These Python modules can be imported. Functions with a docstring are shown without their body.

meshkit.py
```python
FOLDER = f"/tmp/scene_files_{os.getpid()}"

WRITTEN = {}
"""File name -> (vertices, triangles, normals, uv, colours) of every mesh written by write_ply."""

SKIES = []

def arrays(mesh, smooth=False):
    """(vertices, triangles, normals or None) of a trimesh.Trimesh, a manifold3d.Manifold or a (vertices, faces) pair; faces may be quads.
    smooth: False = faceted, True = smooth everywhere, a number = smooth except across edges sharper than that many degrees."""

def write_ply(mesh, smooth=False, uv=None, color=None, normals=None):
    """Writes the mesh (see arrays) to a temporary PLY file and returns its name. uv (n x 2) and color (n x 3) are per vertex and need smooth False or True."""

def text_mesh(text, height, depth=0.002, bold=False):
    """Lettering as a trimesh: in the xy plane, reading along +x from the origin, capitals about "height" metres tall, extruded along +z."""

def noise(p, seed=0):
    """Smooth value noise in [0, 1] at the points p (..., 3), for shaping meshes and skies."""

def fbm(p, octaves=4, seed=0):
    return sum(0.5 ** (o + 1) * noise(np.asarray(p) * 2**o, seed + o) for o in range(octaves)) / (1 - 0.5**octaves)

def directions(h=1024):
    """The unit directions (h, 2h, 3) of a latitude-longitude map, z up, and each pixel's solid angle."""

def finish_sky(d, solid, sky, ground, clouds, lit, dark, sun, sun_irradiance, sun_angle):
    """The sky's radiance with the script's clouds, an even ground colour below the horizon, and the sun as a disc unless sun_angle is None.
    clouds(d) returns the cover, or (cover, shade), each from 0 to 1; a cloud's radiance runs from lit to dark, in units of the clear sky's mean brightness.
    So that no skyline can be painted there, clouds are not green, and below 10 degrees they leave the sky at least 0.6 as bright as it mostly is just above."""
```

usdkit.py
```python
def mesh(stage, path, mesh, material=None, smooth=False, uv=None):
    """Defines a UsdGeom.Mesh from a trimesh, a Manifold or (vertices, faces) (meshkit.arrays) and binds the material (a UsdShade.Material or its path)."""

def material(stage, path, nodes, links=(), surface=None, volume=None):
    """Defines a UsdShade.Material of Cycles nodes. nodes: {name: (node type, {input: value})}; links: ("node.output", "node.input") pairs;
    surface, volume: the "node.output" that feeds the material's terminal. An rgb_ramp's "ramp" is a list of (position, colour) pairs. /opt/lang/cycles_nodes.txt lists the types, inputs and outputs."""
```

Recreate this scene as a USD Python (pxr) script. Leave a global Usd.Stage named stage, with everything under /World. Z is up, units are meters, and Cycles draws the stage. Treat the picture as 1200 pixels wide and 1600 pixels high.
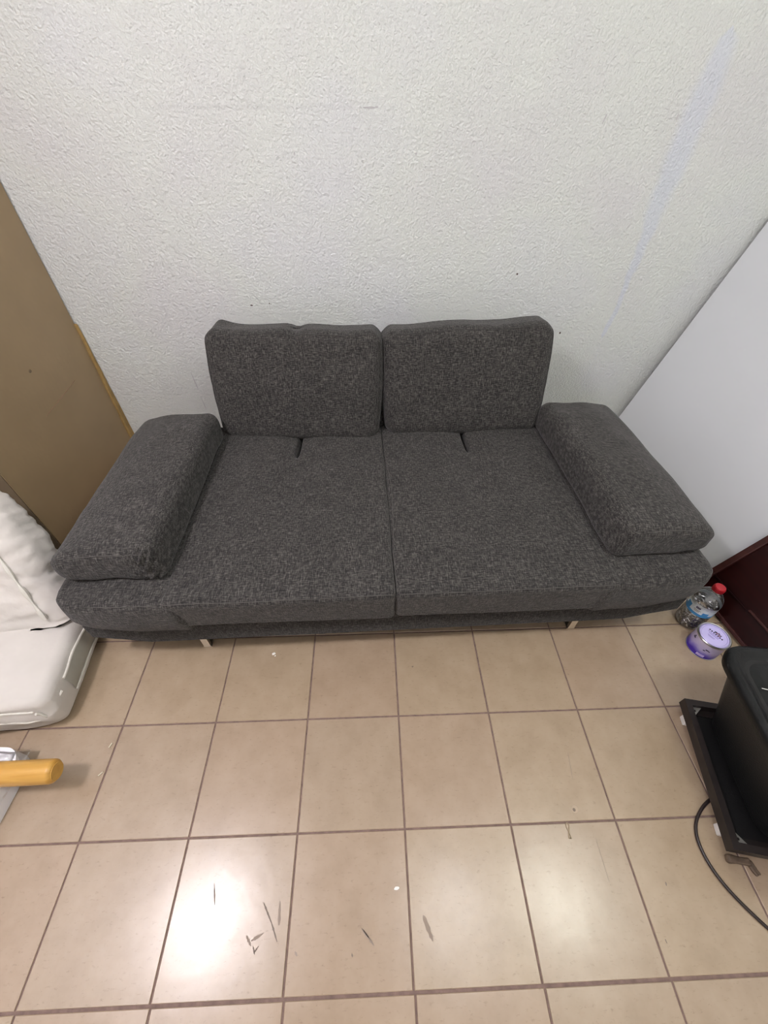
import math, random
import numpy as np, trimesh, usdkit, meshkit
from shapely import affinity
from shapely.geometry import Polygon, Point, box as sbox
from trimesh.creation import extrude_polygon
from pxr import Usd, UsdGeom, UsdLux, Gf, Sdf

stage = Usd.Stage.CreateInMemory()
UsdGeom.SetStageUpAxis(stage, UsdGeom.Tokens.z)
UsdGeom.SetStageMetersPerUnit(stage, 1.0)
UsdGeom.Xform.Define(stage, '/World')
stage.SetDefaultPrim(stage.GetPrimAtPath('/World'))
rnd = random.Random(7)
R8 = math.radians

# ------------------------------------------------------------------ camera, lamps, exposure
F_PX = 645.0                                   # focal length in pixels of the 1200-wide frame
CAM_POS = (-0.0667, -0.4733, 1.4509)
YAW, PITCH, ROLL = -0.03537, 0.79544, 0.00213
EXPOSURE = 0.74
CEIL_Z = 2.6
LAMPS = [((-1.28, -0.45), 78.0, (1.0, 0.94, 0.99)), ((1.18, -0.42), 31.0, (0.97, 1.0, 0.90)), ((0.40, -0.47), 20.0, (0.97, 0.98, 1.0))]   # place, radiance, tint


def cam_axes():
    cy, sy, cp, sp = math.cos(YAW), math.sin(YAW), math.cos(PITCH), math.sin(PITCH)
    f = np.array([-sy * cp, cy * cp, -sp]); r = np.array([cy, sy, 0.0]); u = np.cross(r, f)
    c, s = math.cos(ROLL), math.sin(ROLL)
    return c * r + s * u, -s * r + c * u, -f


cam = UsdGeom.Camera.Define(stage, '/World/camera')
_r, _u, _b = cam_axes()
cam.AddTransformOp().Set(Gf.Matrix4d(*[float(x) for x in (*_r, 0, *_u, 0, *_b, 0, *CAM_POS, 1)]))
cam.CreateHorizontalApertureAttr(36.0); cam.CreateVerticalApertureAttr(48.0)
cam.CreateFocalLengthAttr(36.0 * F_PX / 1200.0)
cam.CreateClippingRangeAttr(Gf.Vec2f(0.02, 50.0))
cam.CreateExposureAttr(EXPOSURE)

# ------------------------------------------------------------------ helpers
_names = {}


def path_for(name, parent='/World'):
    k = (parent, name); n = _names.get(k, 0); _names[k] = n + 1
    return f'{parent}/{name}' + (f'_{n:03d}' if n else '')


def pp(p):
    return str(p.GetPath()) if hasattr(p, 'GetPath') else str(p)


def obj(name, mesh, mat, parent='/World', smooth=35):
    return usdkit.mesh(stage, path_for(name, pp(parent)), mesh, mat, smooth=smooth).GetPrim()


def tag(o, label=None, cat=None, group=None, kind=None):
    for k, v in (('label', label), ('category', cat), ('group', group), ('kind', kind)):
        if v:
            o.SetCustomDataByKey(k, v)
    return o


def thing(name, label, cat, loc=(0, 0, 0), rz=0.0, group=None):
    x = UsdGeom.Xform.Define(stage, path_for(name))
    x.AddTranslateOp().Set(Gf.Vec3d(*map(float, loc)))
    if rz:
        x.AddRotateZOp().Set(float(rz))
    return tag(x.GetPrim(), label, cat, group)


def cat_(ms):
    return trimesh.util.concatenate([m if isinstance(m, trimesh.Trimesh) else trimesh.Trimesh(*m[:2], process=False) for m in ms])


def box(cx, cy, cz, sx, sy, sz):
    m = trimesh.creation.box((sx, sy, sz)); m.apply_translation((cx, cy, cz)); return m


def axis(h, r, nm=10, nr=4, extra=()):
    t = np.tan(np.linspace(0, math.pi / 4, nr + 1))[1:] * r
    a = list(np.linspace(-(h - r), h - r, nm + 1)) + list(h - r + t) + list(-(h - r) - t) + list(extra)
    return np.unique(np.round(a, 6))


def rbox(hx, hy, hz, r, nx=10, ny=10, nz=4, nr=4, ex=(), ey=(), ez=()):
    """Rounded box as (trimesh, unit normals); grid fine enough to be pushed about afterwards."""
    A = [axis(hx, r, nx, nr, ex), axis(hy, r, ny, nr, ey), axis(hz, r, nz, nr, ez)]
    V, Fq, off = [], [], 0
    for k in range(3):
        i, j = [(1, 2), (2, 0), (0, 1)][k]
        for s in (-1, 1):
            a, b = np.meshgrid(A[i], A[j], indexing='ij')
            p = np.zeros((a.size, 3)); p[:, i] = a.ravel(); p[:, j] = b.ravel(); p[:, k] = s * A[k][-1]
            n1, n2 = a.shape
            idx = np.arange(a.size).reshape(n1, n2) + off
            q = np.stack([idx[:-1, :-1], idx[1:, :-1], idx[1:, 1:], idx[:-1, 1:]], -1).reshape(-1, 4)
            Fq.append(q if s > 0 else q[:, ::-1]); V.append(p); off += a.size
    V = np.vstack(V); Fq = np.vstack(Fq)
    _, first, inv = np.unique(np.round(V, 5), axis=0, return_index=True, return_inverse=True)
    V = V[first]; Fq = inv.ravel()[Fq]
    h = np.array([hx, hy, hz]) - r
    inner = np.clip(V, -h, h); d = V - inner
    n = d / np.maximum(np.linalg.norm(d, axis=1, keepdims=True), 1e-9)
    F = np.vstack([Fq[:, [0, 1, 2]], Fq[:, [0, 2, 3]]])
    return trimesh.Trimesh(inner + r * n, F, process=False), n


def tube(pts, r, sides=8, closed=False, caps=True):
    p = np.asarray(pts, float); n = len(p)
    t = (np.roll(p, -1, 0) - np.roll(p, 1, 0)) if closed else np.gradient(p, axis=0)
    t /= np.linalg.norm(t, axis=1, keepdims=True) + 1e-12
    up = np.array([0, 0, 1.0]) if abs(t[0, 2]) < 0.9 else np.array([1.0, 0, 0])
    A = np.zeros_like(p); a = np.cross(t[0], up); a /= np.linalg.norm(a)
    for i in range(n):
        a = a - t[i] * np.dot(a, t[i]); a /= np.linalg.norm(a) + 1e-12; A[i] = a
    B = np.cross(t, A); g = np.arange(sides) * 2 * math.pi / sides
    rr = np.broadcast_to(r, (n,))[:, None, None]
    v = (p[:, None] + rr * (np.cos(g)[None, :, None] * A[:, None] + np.sin(g)[None, :, None] * B[:, None])).reshape(-1, 3)
    f = []
    for i in range(n if closed else n - 1):
        k = (i + 1) % n
        for j in range(sides):
            l = (j + 1) % sides
            f += [(i * sides + j, i * sides + l, k * sides + l), (i * sides + j, k * sides + l, k * sides + j)]
    if caps and not closed:
        v = np.vstack([v, p[0], p[-1]]); m = len(v)
        for j in range(sides):
            l = (j + 1) % sides
            f += [(m - 2, l, j), (m - 1, (n - 1) * sides + j, (n - 1) * sides + l)]
    return trimesh.Trimesh(v, np.array(f), process=False)


def smooth_path(pts, n=60):
    from scipy.interpolate import CubicSpline
    p = np.asarray(pts, float); d = np.r_[0, np.cumsum(np.linalg.norm(np.diff(p, axis=0), axis=1))]
    return CubicSpline(d, p)(np.linspace(0, d[-1], n))


def lathe(profile, seg=40):
    """profile: (radius, z) points; radius 0 closes it."""
    pr = np.asarray(profile, float); n = len(pr); g = np.arange(seg) * 2 * math.pi / seg
    v = np.stack([pr[:, None, 0] * np.cos(g), pr[:, None, 0] * np.sin(g), np.repeat(pr[:, 1:2], seg, 1)], -1).reshape(-1, 3)
    f = []
    for i in range(n - 1):
        for j in range(seg):
            l = (j + 1) % seg
            f += [(i * seg + j, i * seg + l, (i + 1) * seg + l), (i * seg + j, (i + 1) * seg + l, (i + 1) * seg + j)]
    m = trimesh.Trimesh(v, np.array(f), process=False); m.merge_vertices(); m.update_faces(m.nondegenerate_faces()); return m


def rot(axis_, deg):
    return trimesh.transformations.rotation_matrix(R8(deg), axis_)


def sstep(a, b, x):
    t = np.clip((x - a) / (b - a), 0, 1); return t * t * (3 - 2 * t)


def gauss(x, s):
    return np.exp(-(x / s) ** 2)


# ------------------------------------------------------------------ materials
def mat(name, nodes, links=(), surface='p.BSDF'):
    return usdkit.material(stage, '/World/Looks/' + name, nodes, links, surface=surface)


def plain(name, col, rough=0.5, metallic=0.0, spec=0.5, noise=0.0, scale=20.0, bump=0.0, bscale=80.0, **kw):
    nodes = {'p': ('principled_bsdf', dict(base_color=col, roughness=rough, metallic=metallic, specular_ior_level=spec, **kw)), 'g': ('geometry', {})}
    links = []
    if noise:
        nodes['n'] = ('noise_texture', dict(scale=scale, detail=4.0, roughness=0.6))
        nodes['r'] = ('rgb_ramp', dict(ramp=[(0.3, tuple(c * (1 - noise) for c in col)), (0.7, tuple(min(1, c * (1 + noise)) for c in col))]))
        links += [('g.position', 'n.vector'), ('n.fac', 'r.fac'), ('r.color', 'p.base_color')]
    if bump:
        nodes['bn'] = ('noise_texture', dict(scale=bscale, detail=3.0))
        nodes['b'] = ('bump', dict(strength=1.0, distance=bump))
        links += [('g.position', 'bn.vector'), ('bn.fac', 'b.height'), ('b.normal', 'p.normal')]
    return mat(name, nodes, links)


def math_chain(nodes, links, name, kind, a, b=None, c=None):
    ins = {'math_type': kind}
    for k, v in (('value1', a), ('value2', b), ('value3', c)):
        if v is None:
            continue
        if isinstance(v, str):
            links.append((v, f'{name}.{k}'))
        else:
            ins[k] = float(v)
    nodes[name] = ('math', ins)
    return name + '.value'


def wall_paint():
    nodes, links = {'g': ('geometry', {}), 's': ('separate_xyz', {})}, [('g.position', 's.vector')]
    M = lambda *a: math_chain(nodes, links, *a)
    nodes['blot'] = ('noise_texture', dict(scale=2.2, detail=3.0)); links.append(('g.position', 'blot.vector'))
    nodes['base'] = ('rgb_ramp', dict(ramp=[(0.3, (0.685, 0.69, 0.69)), (0.5, (0.705, 0.73, 0.70)), (0.7, (0.70, 0.715, 0.725))])); links.append(('blot.fac', 'base.fac'))
    # bluish drip stain down the right part of the wall
    nodes['wob'] = ('noise_texture', dict(scale=9.0, detail=5.0)); links.append(('g.position', 'wob.vector'))
    nodes['w'] = ('rgb_ramp', dict(ramp=[(0.0, (0, 0, 0)), (0.02, (.14, .14, .14)), (0.25, (.22, .22, .22)), (0.45, (.45, .45, .45)), (0.62, (.75, .75, .75)), (0.85, (.85, .85, .85)), (0.97, (.5, .5, .5)), (1.0, (0, 0, 0))]))
    u = M('u', 'multiply_add', 's.z', 1.0, -0.6); links.append((u, 'w.fac'))
    xc = M('xc', 'multiply_add', 's.z', 0.035, 1.063)
    wv = M('wv', 'multiply_add', 'wob.fac', 0.05, -0.025)
    dx = M('dx0', 'subtract', 's.x', xc); dx = M('dx1', 'add', dx, wv); dx = M('dx2', 'absolute', dx)
    wd = M('wd', 'multiply_add', 'w.color', 0.075, 0.0004)
    rel = M('rel', 'divide', dx, wd)
    nodes['mk'] = ('map_range', dict(range_type='smoothstep', from_min=1.15, from_max=0.35, to_min=0.0, to_max=1.0, clamp=True)); links.append((rel, 'mk.value'))
    mk = M('mk2', 'multiply', 'mk.result', 0.42)
    nodes['m1'] = ('mix_color', dict(b=(0.60, 0.65, 0.80))); links += [(mk, 'm1.fac'), ('base.color', 'm1.a')]
    # faint grey rub line across the upper wall
    nodes['rubn'] = ('noise_texture', dict(scale=14.0, detail=4.0)); links.append(('g.position', 'rubn.vector'))
    dz = M('dz', 'add', 's.z', -1.413); dz = M('dz2', 'absolute', dz)
    nodes['rz'] = ('map_range', dict(range_type='smoothstep', from_min=0.012, from_max=0.0, to_min=0.0, to_max=1.0, clamp=True)); links.append((dz, 'rz.value'))
    ax = M('ax', 'add', 's.x', 0.4); ax = M('ax2', 'absolute', ax)
    nodes['rx'] = ('map_range', dict(range_type='smoothstep', from_min=0.5, from_max=0.3, to_min=0.0, to_max=1.0, clamp=True)); links.append((ax, 'rx.value'))
    rb = M('rb', 'multiply', 'rz.result', 'rx.result'); rb = M('rb2', 'multiply', rb, 'rubn.fac'); rb = M('rb3', 'multiply', rb, 0.22)
    nodes['m2'] = ('mix_color', dict(b=(0.42, 0.42, 0.43))); links += [(rb, 'm2.fac'), ('m1.result', 'm2.a')]
    # roller texture
    nodes['n1'] = ('noise_texture', dict(scale=115.0, detail=3.0, roughness=0.55)); links.append(('g.position', 'n1.vector'))
    nodes['n2'] = ('voronoi_texture', dict(scale=60.0, feature='smooth_f1')); links.append(('g.position', 'n2.vector'))
    h = M('h', 'multiply_add', 'n2.distance', 0.35, 'n1.fac')
    nodes['b'] = ('bump', dict(strength=1.0, distance=0.0062)); links.append((h, 'b.height'))
    nodes['p'] = ('principled_bsdf', dict(roughness=0.55, specular_ior_level=0.35)); links += [('m2.result', 'p.base_color'), ('b.normal', 'p.normal')]
    return mat('wall_paint', nodes, links)


def tile_mat(name, tint):
    c = lambda *v: tuple(a * t for a, t in zip(v, tint))
    nodes = {'g': ('geometry', {}), 'oi': ('object_info', {}),
             'n1': ('noise_texture', dict(scale=9.0, detail=6.0, roughness=0.65)),
             'r1': ('rgb_ramp', dict(ramp=[(0.25, c(.318, .238, .163)), (0.5, c(.360, .273, .191)), (0.75, c(.39, .302, .216))])),
             'mp': ('mapping', dict(scale=(60.0, 130.0, 60.0))),
             'n2': ('noise_texture', dict(scale=1.0, detail=4.0, roughness=0.7)),
             'r2': ('rgb_ramp', dict(ramp=[(0.28, (.78, .76, .74)), (0.42, (1, 1, 1)), (0.75, (1.0, 1.0, 1.0))])),
             'x': ('mix_color', dict(blend_type='multiply', fac=1.0)),
             'rr': ('map_range', dict(from_min=0.3, from_max=0.7, to_min=0.25, to_max=0.30)),
             'bn': ('noise_texture', dict(scale=14.0, detail=2.0)),
             'b': ('bump', dict(strength=1.0, distance=0.0005)),
             'p': ('principled_bsdf', dict(specular_ior_level=0.68))}
    links = [('g.position', 'n1.vector'), ('n1.fac', 'r1.fac'), ('g.position', 'mp.vector'), ('mp.vector', 'n2.vector'), ('n2.fac', 'r2.fac'),
             ('r1.color', 'x.a'), ('r2.color', 'x.b'), ('x.result', 'p.base_color'), ('n1.fac', 'rr.value'), ('rr.result', 'p.roughness'),
             ('g.position', 'bn.vector'), ('bn.fac', 'b.height'), ('b.normal', 'p.normal')]
    return mat(name, nodes, links)


def fabric(name, lo, mid, hi):
    nodes = {'tc': ('texture_coordinate', {}),
             'ma': ('mapping', dict(scale=(62.0, 360.0, 330.0))), 'na': ('noise_texture', dict(scale=1.0, detail=1.0, roughness=0.6)),
             'mb': ('mapping', dict(scale=(360.0, 70.0, 70.0))), 'nb': ('noise_texture', dict(scale=1.0, detail=1.0, roughness=0.6)),
             'nc': ('noise_texture', dict(scale=14.0, detail=3.0)),
             'mx': ('math', dict(math_type='add')), 'm3': ('math', dict(math_type='multiply_add', value2=0.15)), 'mh': ('math', dict(math_type='multiply', value2=0.465)),
             'r': ('rgb_ramp', dict(ramp=[(0.40, lo), (0.5, mid), (0.59, hi), (0.68, tuple(v * 1.5 for v in hi))])),
             'b': ('bump', dict(strength=0.7, distance=0.0018)),
             'p': ('principled_bsdf', dict(roughness=0.9, specular_ior_level=0.2, sheen_weight=0.12, sheen_roughness=0.5))}
    links = [('tc.object', 'ma.vector'), ('ma.vector', 'na.vector'), ('tc.object', 'mb.vector'), ('mb.vector', 'nb.vector'), ('tc.object', 'nc.vector'),
             ('na.fac', 'mx.value1'), ('nb.fac', 'mx.value2'), ('nc.fac', 'm3.value1'), ('mx.value', 'm3.value3'), ('m3.value', 'mh.value1'), ('mh.value', 'r.fac'),
             ('r.color', 'p.base_color'), ('mx.value', 'b.height'), ('b.normal', 'p.normal')]
    return mat(name, nodes, links)


def pine(name, a, b, scale=(6, 60, 60), rough=0.35, spec=0.5):
    nodes = {'g': ('geometry', {}), 'mp': ('mapping', dict(scale=scale)), 'n': ('noise_texture', dict(scale=1.0, detail=4.0, distortion=0.6)),
             'r': ('rgb_ramp', dict(ramp=[(0.3, a), (0.7, b)])), 'p': ('principled_bsdf', dict(roughness=rough, specular_ior_level=spec))}
    return mat(name, nodes, [('g.position', 'mp.vector'), ('mp.vector', 'n.vector'), ('n.fac', 'r.fac'), ('r.color', 'p.base_color')])


def clear(name, tint=(1, 1, 1), rough=0.05, extra=0.0, ior=1.45):
    nodes = {'t': ('transparent_bsdf', dict(color=tint)), 'gl': ('glossy_bsdf', dict(color=(1, 1, 1), roughness=rough)),
             'f': ('fresnel', dict(IOR=ior)), 'a': ('math', dict(math_type='add', value2=extra)), 'm': ('mix_closure', {})}
    return mat(name, nodes, [('f.fac', 'a.value1'), ('a.value', 'm.fac'), ('t.BSDF', 'm.closure1'), ('gl.BSDF', 'm.closure2')], 'm.closure')


M_wall = wall_paint()
M_wall2 = plain('side_wall_paint', (.74, .73, .72), 0.6, noise=.02, scale=3, bump=.003, bscale=70)
M_ceil = plain('ceiling_paint', (.8, .79, .78), 0.8)
M_tiles = [tile_mat('floor_tile_warm', (1, 1, 1)), tile_mat('floor_tile_pale', (1.03, 1.03, 1.0)), tile_mat('floor_tile_rosy', (1.0, .975, .965))]
M_grout = plain('grout', (.20, .135, .115), 0.9, noise=.25, scale=40)
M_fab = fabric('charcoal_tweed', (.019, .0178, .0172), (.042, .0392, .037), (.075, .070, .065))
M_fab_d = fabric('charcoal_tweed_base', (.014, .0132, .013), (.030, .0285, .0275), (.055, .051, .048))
M_seam = plain('seam_thread', (.072, .067, .063), 0.9)
M_fold = plain('seam_cord', (.045, .042, .040), 0.9)
M_chrome = plain('brushed_steel', (.80, .76, .68), 0.28, metallic=1.0)
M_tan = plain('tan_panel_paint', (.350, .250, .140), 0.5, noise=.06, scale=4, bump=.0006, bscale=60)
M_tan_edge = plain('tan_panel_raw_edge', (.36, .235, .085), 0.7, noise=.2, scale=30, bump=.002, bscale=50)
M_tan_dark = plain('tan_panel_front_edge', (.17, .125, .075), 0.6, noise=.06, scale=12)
M_white_board = plain('white_laminate', (.68, .70, .73), 0.4, noise=.01, scale=3, spec=.4)
M_edge_grey = plain('laminate_edge', (.45, .44, .46), 0.6)
M_mahog = pine('mahogany_veneer', (.010, .0010, .0009), (.019, .0018, .0014), (9, 2.5, 60), 0.35, .18)
M_mahog_rim = pine('mahogany_rim', (.032, .008, .007), (.05, .013, .010), (30, 6, 60), 0.45, .25)
M_cotton = plain('white_cotton', (.60, .57, .53), 0.85, noise=.05, scale=6, bump=.003, bscale=22, sheen_weight=.1)
M_cotton_g = plain('grey_cotton_border', (.40, .385, .335), 0.9, noise=.05, scale=10, bump=.002, bscale=30)
M_piping = plain('cotton_piping', (.66, .64, .58), 0.85)
M_pole = pine('varnished_pine', (.52, .27, .05), (.62, .35, .08), (7, 70, 70), 0.32)
M_plastic_w = plain('white_plastic', (.80, .79, .82), 0.35)
M_grey_in = plain('grey_lining', (.26, .26, .30), 0.6)
M_film = clear('crumpled_clear_film', (.96, .96, .97), 0.12, 0.16)
M_bin = plain('black_plastic', (.009, .009, .0095), 0.42, spec=.4, noise=.15, scale=12, bump=.0008, bscale=220)
M_lid = plain('black_plastic_lid', (.008, .0088, .0092), 0.36, spec=.28, noise=.35, scale=16, bump=.0008, bscale=150)
M_frame = plain('black_painted_iron', (.020, .015, .014), 0.45, noise=.3, scale=30)
M_tape = plain('brown_tape', (.11, .075, .05), 0.6, noise=.3, scale=60)
M_pad = plain('white_foot_pad', (.72, .70, .68), 0.6)
M_zinc = plain('zinc_plate', (.55, .55, .50), 0.4, metallic=.8)
M_cable = plain('black_cable_rubber', (.022, .014, .014), 0.45)
M_pet = clear('clear_bottle_plastic', (.98, .985, .99), 0.12, 0.06)
M_red = plain('red_cap_plastic', (.42, .008, .018), 0.45)
M_steel = plain('screw_steel', (.75, .74, .74), 0.2, metallic=1.0, noise=.4, scale=120)
M_dark = plain('dark_scuff', (.19, .145, .115), 0.6)
M_scuff = plain('grey_scuff', (.27, .21, .165), 0.6)
M_mark = plain('wall_mark_brown', (.13, .10, .09), 0.8)
M_mark_g = plain('wall_mark_grey', (.52, .51, .52), 0.8)
M_crumb = plain('white_crumb', (.85, .84, .80), 0.6)
M_wood_chip = plain('pale_wood', (.66, .60, .46), 0.6)
M_tin = plain('tin_metal', (.55, .55, .56), 0.3, metallic=1.0)
M_ink = plain('label_ink', (.05, .04, .09), 0.5)
M_ink_red = plain('label_ink_red', (.22, .05, .06), 0.5)
M_ink_l = plain('label_ink_lilac', (.34, .28, .62), 0.5)
M_lidprint = plain('lilac_lid_print', (.60, .54, .90), 0.3)
M_tagw = plain('lilac_tag', (.58, .50, .82), 0.4)
M_lab_blue = plain('label_blue', (.055, .27, .56), 0.4)
M_lab_white = plain('label_white', (.66, .72, .76), 0.4)


def tin_print():
    nodes = {'tc': ('texture_coordinate', {}), 's': ('separate_xyz', {}), 'n': ('noise_texture', dict(scale=22.0, detail=2.0)),
             'a': ('math', dict(math_type='multiply_add', value2=0.05)), 'm': ('map_range', dict(from_min=0.0, from_max=0.1, to_min=0.0, to_max=1.0, clamp=True)),
             'r': ('rgb_ramp', dict(ramp=[(0.0, (.035, .006, .30)), (0.42, (.045, .012, .36)), (0.56, (.20, .15, .55)), (0.70, (.46, .40, .66)), (1.0, (.56, .50, .68))])),
             'p': ('principled_bsdf', dict(roughness=0.3))}
    return mat('violet_tin_print', nodes, [('tc.object', 's.vector'), ('tc.object', 'n.vector'), ('n.fac', 'a.value1'), ('s.z', 'a.value3'), ('a.value', 'm.value'), ('m.result', 'r.fac'), ('r.color', 'p.base_color')])


M_tinprint = tin_print()

# ------------------------------------------------------------------ room shell
X0, X1, Y0 = -1.95, 1.98, -2.35
WALL_Y, WALL_S = 1.50, 0.021                     # back wall: y = WALL_Y + WALL_S * x
wy = lambda x: WALL_Y + WALL_S * x


def structure(name, label=None):
    x = UsdGeom.Xform.Define(stage, path_for(name)).GetPrim()
    return tag(x, label, None, None, 'structure')


floor = structure('floor', 'beige square ceramic floor tiles with dark grout joints')
obj('grout_bed', box((X0 + X1) / 2, (Y0 + 1.62) / 2, -0.053, X1 - X0 + .2, 1.62 - Y0 + .2, 0.1), M_grout, floor, False)


def tile_mesh(x0, y0, x1, y1, dz):
    c = 0.0012
    lo = [(x0, y0), (x1, y0), (x1, y1), (x0, y1)]
    hi = [(x0 + c, y0 + c), (x1 - c, y0 + c), (x1 - c, y1 - c), (x0 + c, y1 - c)]
    v = [(x, y, -0.008) for x, y in lo] + [(x, y, -c) for x, y in lo] + [(x, y, 0) for x, y in hi]
    f = []
    for b in (0, 4):
        for k in range(4):
            l = (k + 1) % 4
            f += [(b + k, b + l, b + 4 + l), (b + k, b + 4 + l, b + 4 + k)]
    f += [(8, 9, 10), (8, 10, 11)]
    m = trimesh.Trimesh(np.array(v, float), np.array(f), process=False)
    m.vertices[:, 2] += dz
    return m


T = 0.3
for j in range(-8, 5):
    for i in range(-7, 7):
        g = 0.0021 + rnd.uniform(0, .0006)
        sh = 0.0
        if j <= -3:
            sh = 0.003                             # this row was laid a little to the right
        xa, xb, ya, yb = max(i * T + g + sh, X0), min((i + 1) * T - g + sh, X1), max(j * T + g, Y0), (j + 1) * T - g
        if j == -3:
            yb -= 0.0015
        obj('tile', tile_mesh(xa, ya, xb, yb, rnd.uniform(-.0004, 0)), rnd.choice(M_tiles), floor, False)


def streak(pts, w, mat_, z=0.0003, parent=floor, name='scuff', irregular=0.4):
    """A thin worn mark lying on the tiles."""
    p = np.array(pts, float); n = 12
    d = np.r_[0, np.cumsum(np.linalg.norm(np.diff(p, axis=0), axis=1))]; u = np.linspace(0, d[-1], n)
    q = np.c_[np.interp(u, d, p[:, 0]), np.interp(u, d, p[:, 1])]
    t = np.gradient(q, axis=0); t /= np.linalg.norm(t, axis=1, keepdims=True) + 1e-9
    nn = np.c_[-t[:, 1], t[:, 0]]
    ww = w * (np.sin(np.linspace(0.12, math.pi - 0.12, n)) ** .6) * np.array([1 + rnd.uniform(-irregular, irregular) for _ in range(n)])
    a, b = q + nn * ww[:, None] / 2, q - nn * ww[:, None] / 2
    poly = Polygon(np.vstack([a, b[::-1]])).buffer(0)
    if poly.geom_type != 'Polygon':
        poly = max(poly.geoms, key=lambda s: s.area)
    m = extrude_polygon(poly, 0.0003, engine='earcut'); m.apply_translation((0, 0, z - .0003))
    return obj(name, m, mat_, parent, False)


SC = [((-.506, -.396), (-.494, -.438), .003, 0), ((-.371, -.437), (-.345, -.475), .0045, 0), ((-.346, -.473), (-.326, -.509), .004, 0), ((-.329, -.436), (-.326, -.48), .007, 1),
      ((-.384, -.513), (-.377, -.528), .0035, 0), ((-.39, -.505), (-.361, -.492), .006, 1), ((-.403, -.495), (-.389, -.513), .006, 1), ((-.37, -.514), (-.38, -.526), .003, 0),
      ((-.121, -.493), (-.09, -.523), .0055, 1), ((-.12, -.492), (-.10, -.512), .002, 0), ((-.144, -.534), (-.142, -.540), .004, 0), ((.528, -.338), (.528, -.428), .0012, 1),
      ((.524, -.124), (.514, -.198), .0012, 1), ((.676, -.433), (.674, -.441), .003, 0), ((.034, -.474), (.053, -.52), .010, 1), ((.621, -.536), (.622, -.543), .003, 0), ((-.281, -.526), (-.275, -.534), .005, 1)]
for a, b, w, k in SC:
    streak([a, b], w, (M_dark, M_scuff)[k])
# little drill hole by the joint, chipped pale rim round it
m = lathe([(0, 0.0003), (.0095, 0.0003), (.0105, -.0002), (0, -.0002)], 14); m.apply_translation((.494, -.270, 0)); obj('chipped_rim', m, plain('chipped_glaze', (.42, .33, .24), .7), floor, False)
m = lathe([(0, 0.0006), (.0042, 0.0006), (.0044, -.0002), (0, -.0002)], 12); m.apply_translation((.491, -.272, 0)); obj('drill_hole', m, M_dark, floor, False)

# back wall, slightly skew to the tile grid
wall = structure('wall_back', 'white roller-textured painted wall behind the sofa')
wp = Polygon([(X0 - .1, wy(X0 - .1)), (X1 + .1, wy(X1 + .1)), (X1 + .1, wy(X1 + .1) + .12), (X0 - .1, wy(X0 - .1) + .12)])
m = extrude_polygon(wp, CEIL_Z, engine='earcut'); obj('plaster', m, M_wall, wall, False)


def wall_mark(x, z, w, h, mat_, ang=0.0):
    pts = [(w / 2 * math.cos(a) * rnd.uniform(.75, 1.1), h / 2 * math.sin(a) * rnd.uniform(.75, 1.1)) for a in np.linspace(0, 2 * math.pi, 11)[:-1]]
    m = extrude_polygon(Polygon(pts).buffer(0), 0.001, engine='earcut')
    m.apply_transform(rot([0, 0, 1], ang)); m.apply_transform(rot([1, 0, 0], 90)); m.apply_transform(rot([0, 0, 1], math.degrees(math.atan(WALL_S))))
    m.apply_translation((x, wy(x) + .0004, z)); obj('mark', m, mat_, wall, False)


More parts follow.
